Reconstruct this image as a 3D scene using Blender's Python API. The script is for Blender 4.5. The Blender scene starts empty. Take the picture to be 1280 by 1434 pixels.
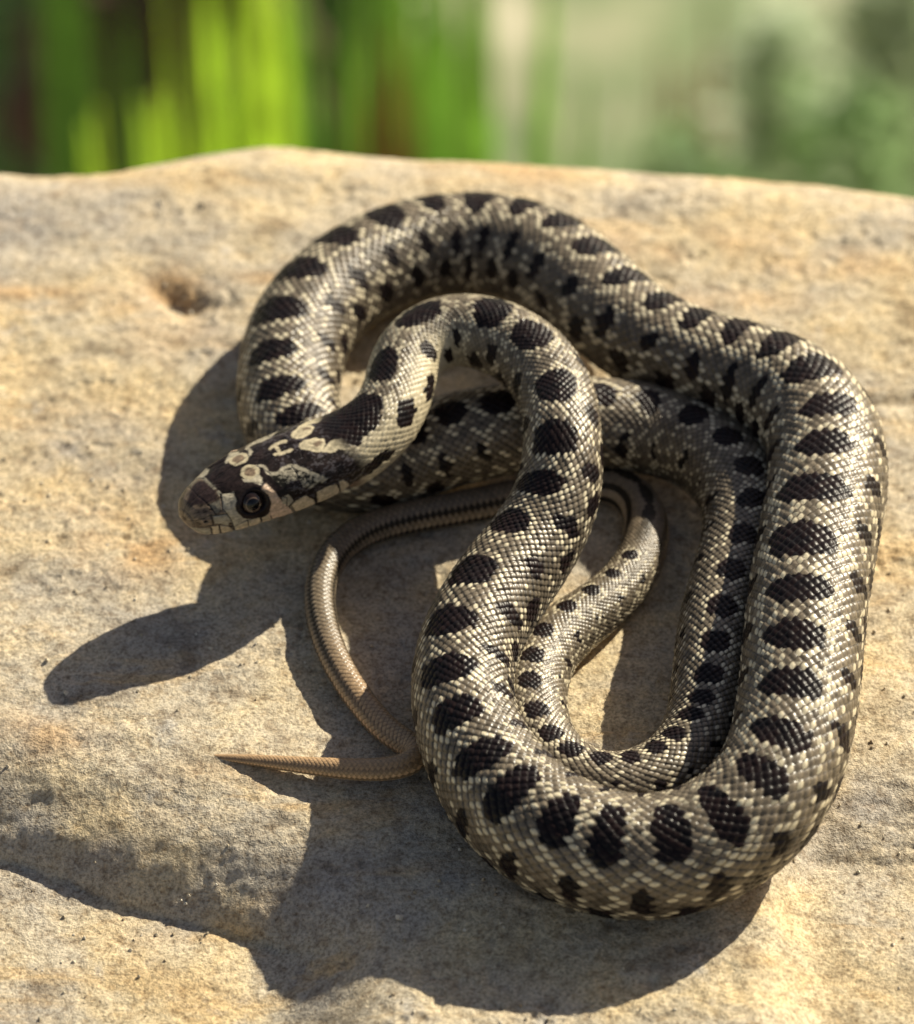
import bpy, bmesh, math, random
import numpy as np
from mathutils import Vector, Matrix

# 1 Blender unit = 1 centimetre (a macro scene)
sc = bpy.context.scene
sc.unit_settings.system = 'METRIC'
sc.unit_settings.scale_length = 0.01
COL = sc.collection

# ------------------------------------------------------------------ camera
PITCH = math.radians(42.0)
DIST = 50.0
PXCM = 135.0                       # photograph pixels per centimetre at the focus distance
LOOK = np.array([0.0, 0.0, 0.6])
RIGHT = np.array([1.0, 0.0, 0.0])
UPV = np.array([0.0, math.sin(PITCH), math.cos(PITCH)])
FWD = np.array([0.0, math.cos(PITCH), -math.sin(PITCH)])
CAM = LOOK - FWD * DIST
cam_d = bpy.data.cameras.new('camera')
cam = bpy.data.objects.new('camera', cam_d)
COL.objects.link(cam)
cam.location = CAM
cam.rotation_euler = (math.pi / 2 - PITCH, 0, 0)
cam_d.sensor_fit = 'HORIZONTAL'
cam_d.sensor_width = 24.0
cam_d.lens = 24.0 * DIST / (1280.0 / PXCM)
cam_d.clip_start = 1.0
cam_d.clip_end = 60000.0
cam_d.dof.use_dof = True
cam_d.dof.focus_distance = DIST - 2.2
cam_d.dof.aperture_fstop = cam_d.lens * 1e-3 / 0.64     # aperture 0.64 cm across
sc.camera = cam

# ------------------------------------------------------------------ world and sun
SUN_EL = math.radians(34.0)
SUN_H = np.array([0.715, 0.70, 0.0])                      # horizontal direction towards the sun
SUN_H /= np.linalg.norm(SUN_H)
SUN_DIR = SUN_H * math.cos(SUN_EL) + np.array([0, 0, math.sin(SUN_EL)])
world = bpy.data.worlds.new('World')
sc.world = world
world.use_nodes = True
wn = world.node_tree
wn.nodes.clear()
sky = wn.nodes.new('ShaderNodeTexSky')
sky.sky_type = 'NISHITA'
sky.sun_disc = False
sky.sun_elevation = SUN_EL
sky.sun_rotation = math.atan2(SUN_H[0], SUN_H[1])
bg = wn.nodes.new('ShaderNodeBackground')
bg.inputs['Strength'].default_value = 0.057
wo = wn.nodes.new('ShaderNodeOutputWorld')
wb = wn.nodes.new('ShaderNodeMix')          # warm white balance of the slide film
wb.data_type = 'RGBA'
wb.blend_type = 'MULTIPLY'
wb.inputs[0].default_value = 1.0
wb.inputs[7].default_value = (1.22, 0.99, 0.84, 1)
wn.links.new(sky.outputs[0], wb.inputs[6])
wn.links.new(wb.outputs[2], bg.inputs['Color'])
wn.links.new(bg.outputs[0], wo.inputs['Surface'])
sun_d = bpy.data.lights.new('sun', 'SUN')
sun_d.energy = 5.0
sun_d.angle = math.radians(0.55)
sun_d.color = (1.0, 0.92, 0.74)
sun = bpy.data.objects.new('sun', sun_d)
COL.objects.link(sun)
sun.rotation_euler = Vector(SUN_DIR).to_track_quat('Z', 'Y').to_euler()
sun.location = SUN_DIR * 300

vs = sc.view_settings
vs.view_transform = 'Standard'
vs.look = 'None'
vs.gamma = 1.0
vs.exposure = 0.58
vs.use_curve_mapping = False
sc.cycles.max_bounces = 6

# ------------------------------------------------------------------ helpers
def at(px, py, z):
    """point on the horizontal plane z seen at a place of the photograph"""
    d = FWD * DIST + RIGHT * ((px - 640) / PXCM) + UPV * ((717 - py) / PXCM)
    return CAM + d * ((z - CAM[2]) / d[2])

def at_y(px, py, y):
    d = FWD * DIST + RIGHT * ((px - 640) / PXCM) + UPV * ((717 - py) / PXCM)
    return CAM + d * ((y - CAM[1]) / d[1])

def project(P):
    Q = np.asarray(P) - CAM
    w = Q @ FWD
    return np.stack([640 + (Q @ RIGHT) / w * DIST * PXCM, 717 - (Q @ UPV) / w * DIST * PXCM], -1)

def grid_mesh(name, P, closed_v=False, cap=None, col=None, flip=False):
    """P: (M, A, 3) grid of points -> one mesh; closed_v joins the last column to the first"""
    M, A = P.shape[:2]
    idx = np.arange(M * A).reshape(M, A)
    if closed_v:
        nx = np.roll(idx, -1, 1)
        a, b, c, d = idx[:-1], nx[:-1], nx[1:], idx[1:]
    else:
        a, b, c, d = idx[:-1, :-1], idx[:-1, 1:], idx[1:, 1:], idx[1:, :-1]
    q = np.stack([a, b, c, d] if not flip else [d, c, b, a], -1).reshape(-1, 4)
    me = bpy.data.meshes.new(name)
    nv, nf = M * A, len(q)
    me.vertices.add(nv)
    me.vertices.foreach_set('co', P.reshape(-1).astype(np.float32))
    me.loops.add(nf * 4)
    me.loops.foreach_set('vertex_index', q.reshape(-1).astype(np.int32))
    me.polygons.add(nf)
    me.polygons.foreach_set('loop_start', (np.arange(nf) * 4).astype(np.int32))
    me.update(calc_edges=True)
    me.polygons.foreach_set('use_smooth', np.ones(nf, dtype=bool))
    if col is not None:
        at_ = me.color_attributes.new('pigment', 'FLOAT_COLOR', 'POINT')
        c4 = np.ones((nv, 4), np.float32)
        c4[:, :3] = col.reshape(-1, 3)
        at_.data.foreach_set('color', c4.reshape(-1))
    me.validate()
    return me

def link(name, me, mat=None, parent=None, **props):
    o = bpy.data.objects.new(name, me)
    COL.objects.link(o)
    if mat is not None and me is not None:
        me.materials.clear()
        me.materials.append(mat)
    if parent is not None:
        o.parent = parent
    for k, v in props.items():
        o[k] = v
    return o

def material(name):
    m = bpy.data.materials.new(name)
    m.use_nodes = True
    n = m.node_tree.nodes
    return m, n, m.node_tree.links, n['Principled BSDF']

def noise_node(n, l, scale, detail=4, rough=0.55, vec=None, dist=0.0):
    t = n.new('ShaderNodeTexNoise')
    t.inputs['Scale'].default_value = scale
    t.inputs['Detail'].default_value = detail
    t.inputs['Roughness'].default_value = rough
    t.inputs['Distortion'].default_value = dist
    if vec is not None:
        l.new(vec, t.inputs['Vector'])
    return t

def ramp_node(n, l, src, stops):
    r = n.new('ShaderNodeValToRGB')
    e = r.color_ramp.elements
    e[0].position, e[0].color = stops[0][0], (*stops[0][1], 1)
    e[1].position, e[1].color = stops[-1][0], (*stops[-1][1], 1)
    for p, c in stops[1:-1]:
        k = e.new(p)
        k.color = (*c, 1)
    l.new(src, r.inputs[0])
    return r

def mix_node(n, l, mode, fac, a, b):
    m = n.new('ShaderNodeMix')
    m.data_type = 'RGBA'
    m.blend_type = mode
    for sock, v in ((0, fac), (6, a), (7, b)):
        if hasattr(v, 'is_output'):
            l.new(v, m.inputs[sock])
        elif isinstance(v, (int, float)):
            m.inputs[sock].default_value = v
        else:
            m.inputs[sock].default_value = (*v, 1)
    return m.outputs[2]

def smooth(x, a, b):
    t = np.clip((x - a) / (b - a), 0, 1)
    return t * t * (3 - 2 * t)

# numpy value noise -------------------------------------------------
def _hash(ix, iy, seed):
    h = (ix.astype(np.int64) * 374761393 + iy.astype(np.int64) * 668265263 + seed * 982451653) & 0xFFFFFFFF
    h = ((h ^ (h >> 13)) * 1274126177) & 0xFFFFFFFF
    h = h ^ (h >> 16)
    return (h & 0xFFFFFF) / float(0xFFFFFF)

def vnoise(x, y, seed=0):
    ix, iy = np.floor(x), np.floor(y)
    fx, fy = x - ix, y - iy
    fx = fx * fx * fx * (fx * (fx * 6 - 15) + 10)
    fy = fy * fy * fy * (fy * (fy * 6 - 15) + 10)
    a, b = _hash(ix, iy, seed), _hash(ix + 1, iy, seed)
    c, d = _hash(ix, iy + 1, seed), _hash(ix + 1, iy + 1, seed)
    return (a * (1 - fx) + b * fx) * (1 - fy) + (c * (1 - fx) + d * fx) * fy - 0.5

def fbm(x, y, seed=0, oct=4, gain=0.5):
    s, a = 0, 1.0
    for i in range(oct):
        s = s + a * vnoise(x * 2 ** i + 13.7 * i, y * 2 ** i - 7.3 * i, seed + i)
        a *= gain
    return s

# ------------------------------------------------------------------ the boulder
def rock_h(x, y):
    h = 0.10 * fbm(x * 0.30, y * 0.30, 3, 3) + 0.05 * fbm(x * 0.5 + y * .3, y * 1.3, 5, 2)
    # front shelf: the top breaks down in a slope, then a lower shelf
    ye = -3.72 - 0.42 * (x + 4.74) + 0.22 * fbm(x * 0.6, y * 0 + 5, 11, 2)
    ye = np.where(x > 2.6, -6.3 + 2.1 * smooth(x, 2.6, 3.6), np.maximum(ye, -6.5))
    amp = 0.60 - 0.56 * smooth(x, -1.9, -0.5) + 0.30 * smooth(x, 2.8, 3.6)
    chip = 0.09 * fbm(x * 3.1, y * 1.2 + 2, 13, 3)
    dd_ = np.clip((y - ye - chip * np.exp(-np.abs(y - ye) / .15)) / 1.5, 0, 1)
    t = 1 - (1 - dd_) ** 2 * 0.93 - 0.07 * (1 - smooth(y - ye - chip, -.03, .07))
    h = h - amp * (1 - t)
    # back edge rounds down
    yb = 6.05 + 0.55 * fbm(x * 0.2, y * 0 + 2, 21, 2) - 0.07 * (x - 0.5) - 0.012 * (x + 1.0) ** 2 + 0.22 * np.exp(-((x + 2.2) / 1.0) ** 2) - 0.12 * np.exp(-((x + 4.6) / 1.0) ** 2)
    e = np.maximum(y - yb, 0)
    h = h - 0.42 * e ** 2 / (1 + 0.12 * e)
    # weathering relief
    rel = 0.05 * fbm(x * 1.1, y * 1.5, 31, 4) + 0.024 * fbm(x * 3.3, y * 4.0, 41, 4, 0.6)
    rough = 0.75 + 0.25 * smooth(y - ye, -.2, .2) * (1 - smooth(y - ye, 1.3, 2.0)) - 0.3 * smooth(ye - y, 0, .5)
    h = h + rel * rough
    # small chips and pits where grains have weathered out
    ch = fbm(x * 5.5, y * 6.5, 101, 3, .6)
    h = h - 0.028 * smooth(ch, .30, .52) * smooth(fbm(x * .8, y * .8, 111, 2), -.15, .2)
    h = h + 0.012 * fbm(x * 11, y * 12, 121, 2, .6)
    # small dark pit at the back left and two grooves
    pq = ((x + 3.12) * .62 + (y - 4.2) * .78) / 0.17
    pr = ((x + 3.12) * .78 - (y - 4.2) * .62) / 0.40
    h = h - 0.19 * np.exp(-(pq ** 2 + pr ** 2))
    h = h - 0.06 * np.exp(-(((x + 3.2) / 0.5) ** 2 + ((y - 3.8) / 0.5) ** 2)) - 0.08 * np.exp(-(((x + 2.6) / 0.22) ** 2 + ((y - 4.1) / 0.12) ** 2))
    gy = 2.35 + 0.25 * (x - 4) + 0.15 * np.sin(x * 2.1)
    h = h - 0.07 * np.exp(-((y - gy) / 0.10) ** 2) * smooth(x, 3.2, 4.2)
    gx = -3.6 + 0.0 * x
    r = np.sqrt((x + 4.0) ** 2 + ((y + 8.3) * 1.2) ** 2)
    h = h + 0.06 * (1 - smooth(r, 1.25, 1.42))
    # the boulder's far sides
    h = h - 0.02 * np.maximum(np.abs(x) - 9, 0) ** 2 - 0.03 * np.maximum(-y - 11, 0) ** 2
    return np.maximum(h, -122.0)

def make_rock():
    def axis(dense0, dense1, step, far0, far1):
        mid = np.arange(dense0, dense1, step)
        lo, hi, s = [], [], step
        v = dense0
        while v > far0:
            s *= 1.12
            v -= s
            lo.append(v)
        v, s = dense1, step
        while v < far1:
            s *= 1.12
            v += s
            hi.append(v)
        return np.concatenate([lo[::-1], mid, hi])
    xs = axis(-6.2, 6.2, 0.03, -48, 48)
    ys = axis(-9.0, 8.5, 0.03, -46, 24)
    X, Y = np.meshgrid(xs, ys)
    P = np.stack([X, Y, rock_h(X, Y)], -1)
    st = np.zeros(X.shape)
    for px, py, rx, ry, k in ((200, 765, .55, .42, .9), (175, 735, .2, .2, .6), (40, 412, .9, .16, .7), (130, 425, .7, .14, .5), (380, 390, .5, .12, .5), (60, 1030, .5, .3, .6),
                              (330, 1085, .5, .18, .45), (960, 340, 1.2, .3, .45), (1180, 370, 1.0, .25, .5), (1010, 420, .9, .2, .5), (720, 225, .8, .5, .6), (240, 470, .5, .4, .35), (240, 400, .34, .26, .9), (262, 412, .2, .14, .9)):
        c = at(px, py, 0)
        e = np.exp(-((X - c[0]) / rx) ** 2 - ((Y - c[1]) / ry) ** 2)
        st = np.maximum(st, k * e * np.clip(1 + 2.2 * fbm(X * 2.2, Y * 2.2, 77, 4), 0, 1.4))
    gr = np.zeros(X.shape)
    for px, py, rx, ry, k in ((60, 300, 1.6, .8, .5), (120, 650, .8, .9, .55), (100, 1160, 1.0, .8, .5), (1180, 1120, .7, .8, .6), (560, 900, .9, 1.6, .4), (560, 1240, 1.6, .4, .55), (260, 1220, 1.0, .5, .4)):
        c = at(px, py, 0)
        e = np.exp(-((X - c[0]) / rx) ** 2 - ((Y - c[1]) / ry) ** 2)
        gr = np.maximum(gr, k * e * np.clip(1 + 1.8 * fbm(X * 1.4, Y * 1.9, 87, 4), 0, 1.5))
    return grid_mesh('rock', P, col=np.stack([np.clip(st, 0, 1), np.clip(gr, 0, 1), 0 * st], -1))

def rock_material():
    m, n, l, b = material('sandstone')
    tc = n.new('ShaderNodeTexCoord')
    v = tc.outputs['Object']
    big = noise_node(n, l, 0.42, 5, 0.55, v, 0.6)
    c1 = ramp_node(n, l, big.outputs[0], [(0.33, (0.42, 0.39, 0.34)), (0.45, (0.55, 0.495, 0.39)), (0.56, (0.62, 0.53, 0.36)), (0.66, (0.62, 0.49, 0.29)), (0.78, (0.66, 0.59, 0.46))])
    mid = noise_node(n, l, 1.7, 6, 0.62, v, 0.3)
    c2 = ramp_node(n, l, mid.outputs[0], [(0.30, (0.52, 0.47, 0.42)), (0.47, (0.95, 0.93, 0.90)), (0.62, (1.05, 0.98, 0.86)), (0.72, (1.12, 1.12, 1.15))])
    a = mix_node(n, l, 'MULTIPLY', 1.0, c1.outputs[0], c2.outputs[0])
    # ochre stain bands along the bedding
    mp = n.new('ShaderNodeMapping')
    mp.inputs['Scale'].default_value = (0.35, 1.5, 1.0)
    l.new(v, mp.inputs[0])
    st = noise_node(n, l, 1.0, 5, 0.6, mp.outputs[0], 0.8)
    sr = ramp_node(n, l, st.outputs[0], [(0.56, (0, 0, 0)), (0.68, (0.75, 0.75, 0.75))])
    a = mix_node(n, l, 'MIX', sr.outputs[0], a, (0.58, 0.42, 0.22))
    # grey lichen-like patches
    gp = noise_node(n, l, 0.9, 6, 0.68, v, 0.2)
    gr = ramp_node(n, l, gp.outputs[0], [(0.60, (0, 0, 0)), (0.72, (0.6, 0.6, 0.6))])
    a = mix_node(n, l, 'MIX', gr.outputs[0], a, (0.42, 0.42, 0.42))
    va = n.new('ShaderNodeAttribute')
    va.attribute_name = 'pigment'
    sx = n.new('ShaderNodeSeparateColor')
    l.new(va.outputs['Color'], sx.inputs[0])
    a = mix_node(n, l, 'MIX', sx.outputs[0], a, (0.50, 0.34, 0.18))
    a = mix_node(n, l, 'MIX', sx.outputs[1], a, (0.36, 0.34, 0.32))
    # sand grains
    g1 = noise_node(n, l, 26, 3, 0.75, v)
    g1r = ramp_node(n, l, g1.outputs[0], [(0.34, (0.46, 0.40, 0.35)), (0.5, (1, 1, 1)), (0.68, (1.5, 1.45, 1.38))])
    a = mix_node(n, l, 'MULTIPLY', 0.85, a, g1r.outputs[0])
    g2 = noise_node(n, l, 8, 4, 0.7, v)
    g2r = ramp_node(n, l, g2.outputs[0], [(0.33, (0.6, 0.52, 0.44)), (0.5, (1, 1, 1)), (0.7, (1.12, 1.1, 1.08))])
    a = mix_node(n, l, 'MULTIPLY', 0.75, a, g2r.outputs[0])
    l.new(a, b.inputs['Base Color'])
    b.inputs['Roughness'].default_value = 0.82
    b.inputs['Specular IOR Level'].default_value = 0.3
    bp = n.new('ShaderNodeBump')
    bp.inputs['Strength'].default_value = 0.55
    bp.inputs['Distance'].default_value = 0.035
    hg = n.new('ShaderNodeMath')
    hg.operation = 'ADD'
    hm = n.new('ShaderNodeMath')
    hm.operation = 'MULTIPLY'
    hm.inputs[1].default_value = 1.6
    l.new(g2.outputs[0], hm.inputs[0])
    l.new(hm.outputs[0], hg.inputs[0])
    l.new(g1.outputs[0], hg.inputs[1])
    l.new(hg.outputs[0], bp.inputs['Height'])
    l.new(bp.outputs[0], b.inputs['Normal'])
    return m

rock = link('boulder', make_rock(), rock_material(), label='pale tan and ochre sandstone boulder the snake is basking on', category='rock')

def make_grit():
    q = np.random.RandomState(12)
    V, F = [], []
    base = np.array([[1, 0, 0], [-1, 0, 0], [0, 1, 0], [0, -1, 0], [0, 0, 1], [0, 0, -1], [.6, .6, .5], [-.6, .5, .55]], float)
    tri = [(0, 2, 6), (2, 4, 6), (4, 0, 6), (2, 1, 7), (1, 4, 7), (4, 2, 7), (1, 3, 4), (3, 0, 4), (2, 0, 5), (1, 2, 5), (3, 1, 5), (0, 3, 5)]
    n = 2600
    xs, ys = q.uniform(-6, 6, n), q.uniform(-8.5, 6.0, n)
    keep = q.uniform(0, 1, n) < .25 + 1.4 * np.clip(fbm(xs * .6, ys * .6, 131, 3), -.2, .6)
    xs, ys = xs[keep], ys[keep]
    hs = rock_h(xs, ys)
    for x, y, h in zip(xs, ys, hs):
        r = q.uniform(.010, .026) * (1.7 if q.uniform() < .06 else 1)
        a = q.uniform(0, 6.28)
        R = np.array([[math.cos(a), -math.sin(a), 0], [math.sin(a), math.cos(a), 0], [0, 0, 1]])
        p = (base * (r * q.uniform(.7, 1.3, (8, 3)))) @ R.T + [x, y, h + r * .3]
        k = len(V)
        V += [tuple(v) for v in p]
        F += [(k + i, k + j, k + l) for i, j, l in tri]
    me = bpy.data.meshes.new('grit')
    me.from_pydata(V, [], F)
    m, nn, l, b = material('sand_grit')
    tc = nn.new('ShaderNodeTexCoord')
    w = noise_node(nn, l, 4.0, 2, .7, tc.outputs['Object'])
    r = ramp_node(nn, l, w.outputs[0], [(.35, (.30, .23, .15)), (.5, (.55, .47, .33)), (.65, (.72, .67, .56))])
    l.new(r.outputs[0], b.inputs['Base Color'])
    b.inputs['Roughness'].default_value = .6
    return link('grit', me, m, kind='stuff', label='loose pale sand grains scattered over the boulder')
make_grit()

# ------------------------------------------------------------------ the snake
# centre line: photograph place, height of the axis above the stone, radius, tilt of the back (+ = to the right of travel)
HEAD_LEN = 1.92
CP = [  # px, py, z, r, tilt
    (257, 729, 1.17, .30, -.08), (305, 704, 1.20, .34, -.08), (353, 681, 1.23, .38, -.08), (405, 660, 1.26, .37, -.08), (450, 642, 1.30, .36, -.10),
    (495, 622, 1.34, .35, -.16), (532, 594, 1.40, .345, -.3), (553, 560, 1.45, .345, -.45), (563, 522, 1.50, .345, -.45), (580, 487, 1.54, .35, -.30),
    (625, 463, 1.57, .36, -.1), (680, 466, 1.60, .37, 0.0),
    (738, 495, 1.60, .375, .1), (778, 550, 1.60, .375, .15), (788, 620, 1.54, .375, .2), (781, 690, 1.26, .41, .3),
    (750, 755, 1.00, .45, .35), (703, 820, .87, .48, .40), (664, 885, .82, .48, .40), (647, 950, .76, .475, .40),
    (656, 1020, .70, .49, .40), (690, 1088, .60, .535, .42), (745, 1148, .56, .565, .45), (820, 1186, .56, .57, .45),
    (905, 1200, .56, .57, .42), (990, 1180, .64, .56, .35), (1060, 1130, .78, .56, .15), (1100, 1060, .90, .555, 0),
    (1117, 980, 1.0, .56, -.12), (1125, 900, 1.08, .565, -.15), (1134, 820, 1.12, .57, -.18), (1148, 740, 1.12, .575, -.18),
    (1160, 665, 1.12, .58, -.1), (1148, 600, 1.10, .58, .05), (1105, 552, 1.08, .575, .15), (1040, 526, 1.02, .56, .25),
    (962, 502, .96, .54, .3), (886, 462, .88, .53, .32), (820, 405, .80, .54, .34), (748, 358, .70, .56, .36),
    (665, 342, .62, .56, .38), (585, 350, .60, .555, .4), (510, 378, .60, .55, .4), (452, 420, .60, .54, .4),
    (418, 470, .58, .535, .38), (404, 530, .55, .52, .34), (408, 590, .52, .50, .2), (438, 640, .48, .47, 0),
    (495, 655, .48, .46, .0), (560, 641, .50, .46, .1), (630, 617, .64, .46, .15), (700, 601, .72, .46, .15),
    (775, 592, .72, .46, .15), (850, 592, .68, .455, .15), (920, 602, .60, .45, .15), (984, 627, .60, .445, .1),
    (1029, 669, .60, .44, -.05), (1048, 725, .60, .435, -.1), (1038, 785, .60, .43, -.05), (1020, 845, .60, .425, 0),
    (1008, 905, .58, .42, .05), (1001, 965, .52, .41, .1), (990, 1020, .45, .40, .2), (960, 1068, .40, .39, .3), (912, 1098, .39, .375, .3),
    (858, 1108, .38, .365, .25), (808, 1096, .37, .36, .15), (768, 1062, .36, .355, .05), (745, 1012, .36, .35, 0), (745, 960, .35, .34, -.05),
    (765, 912, .33, .315, -.1), (803, 876, .30, .29, -.15), (845, 845, .28, .265, -.15), (885, 803, .26, .24, -.15),
    (905, 755, .24, .22, 0), (898, 708, .22, .205, .3), (865, 680, .21, .195, .2), (815, 676, .20, .185, 0),
    (760, 688, .19, .18, 0), (700, 700, .19, .175, 0), (635, 713, .19, .17, 0), (570, 725, .19, .165, 0), (510, 742, .19, .16, -.1),
    (467, 775, .18, .152, -.2), (448, 825, .18, .148, -.2), (455, 885, .18, .143, -.2), (478, 940, .18, .138, -.2),
    (512, 990, .16, .133, -.1), (548, 1028, .15, .128, 0), (580, 1046, .18, .122, .1), (590, 1061, .22, .118, .1),
    (560, 1075, .21, .112, 0), (510, 1078, .20, .105, 0), (450, 1074, .17, .088, 0), (400, 1069, .13, .068, 0), (350, 1064, .10, .048, 0),
    (290, 1059, .07, .018, 0)]

def catmull(P, n=24):
    P = np.asarray(P, float)
    out = []
    ext = np.vstack([2 * P[0] - P[1], P, 2 * P[-1] - P[-2]])
    for i in range(1, len(ext) - 2):
        p0, p1, p2, p3 = ext[i - 1:i + 3]
        def d(a, b):
            return max(np.linalg.norm(a[:3] - b[:3]), 1e-4) ** 0.5
        t0, t1 = 0, d(p0, p1)
        t2 = t1 + d(p1, p2)
        t3 = t2 + d(p2, p3)
        for k in range(n):
            t = t1 + (t2 - t1) * k / n
            A1 = (t1 - t) / (t1 - t0) * p0 + (t - t0) / (t1 - t0) * p1
            A2 = (t2 - t) / (t2 - t1) * p1 + (t - t1) / (t2 - t1) * p2
            A3 = (t3 - t) / (t3 - t2) * p2 + (t - t2) / (t3 - t2) * p3
            B1 = (t2 - t) / (t2 - t0) * A1 + (t - t0) / (t2 - t0) * A2
            B2 = (t3 - t) / (t3 - t1) * A2 + (t - t1) / (t3 - t1) * A3
            out.append((t2 - t) / (t2 - t1) * B1 + (t - t1) / (t2 - t1) * B2)
    out.append(P[-1])
    return np.array(out)

def build_path():
    P = [np.r_[at(px, py, z), r, t] for px, py, z, r, t in CP]
    C = catmull(P)
    for it in range(2):
        s = np.r_[0, np.cumsum(np.linalg.norm(np.diff(C[:, :3], axis=0), axis=1))]
        u = np.linspace(0, s[-1], 6001)
        C = np.stack([np.interp(u, s, C[:, k]) for k in range(5)], 1)
        sg = 0.10 / (u[1] - u[0])
        kx = np.arange(-int(3 * sg), int(3 * sg) + 1)
        kr = np.exp(-0.5 * (kx / sg) ** 2)
        kr /= kr.sum()
        H = len(kx) // 2
        pad = np.vstack([2 * C[0] - C[H:0:-1], C, 2 * C[-1] - C[-2:-H - 2:-1]])
        C = np.stack([np.convolve(pad[:, k], kr, 'valid') for k in range(5)], 1)
    s = np.r_[0, np.cumsum(np.linalg.norm(np.diff(C[:, :3], axis=0), axis=1))]
    return s, C

S, C = build_path()
TOTAL = S[-1]

# blotches of the back, in order from the nape to the tail (places along the dorsal line)
BLOTCH_PX = [(482, 578), (541, 515), (592, 450), (690, 432), (742, 470), (766, 542), (775, 612), (766, 684), (731, 745), (680, 810), (637, 872),
    (610, 940), (622, 1005), (665, 1065), (715, 1108), (785, 1140), (853, 1158), (940, 1165), (1015, 1145), (1082, 1095), (1096, 1030), (1095, 958),
    (1100, 890), (1106, 825), (1112, 755), (1138, 685), (1150, 622), (1150, 570), (1138, 520), (1092, 484), (1035, 464), (975, 457), (924, 434),
    (873, 400), (827, 358), (785, 320), (735, 295), (672, 283), (605, 284), (538, 300), (475, 338), (430, 386), (398, 438), (384, 492), (388, 545),
    (400, 600), (450, 625), (520, 612), (580, 600), (636, 594), (698, 574), (770, 556), (840, 550), (910, 557), (975, 576), (1021, 611), (1049, 655), (1051, 700),
    (1038, 748), (1018, 797), (1002, 848), (1000, 900), (1005, 948), (1003, 987), (1001, 1025), (975, 1063), (940, 1089), (892, 1102),
    (840, 1100), (786, 1080), (756, 1045), (738, 1002), (738, 955), (749, 920), (770, 890), (803, 862), (836, 840), (868, 815), (893, 788)]

def frames(pos):
    T = np.gradient(pos, axis=0)
    T /= np.linalg.norm(T, axis=1)[:, None]
    side = np.cross(T, np.array([0, 0, 1.0]))
    side /= np.linalg.norm(side, axis=1)[:, None]
    up = np.cross(side, T)
    return T, side, up

_T, _side, _up = frames(C[:, :3])
_a = np.arctan(C[:, 4])
_dors = C[:, :3] + (_up * np.cos(_a)[:, None] + _side * np.sin(_a)[:, None]) * C[:, 3:4] * 0.95
_dpx = project(_dors)

def blotch_positions():
    out, last = [], S.searchsorted(1.6)
    for (px, py) in BLOTCH_PX:
        hi = min(last + int(1.1 / TOTAL * 6000), 5999)
        d = np.hypot(_dpx[last:hi, 0] - px, _dpx[last:hi, 1] - py)
        i = last + int(d.argmin())
        out.append(S[i])
        last = i + int(0.16 / TOTAL * 6000)
    return np.array(out)

BLOTCH = blotch_positions()

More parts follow.
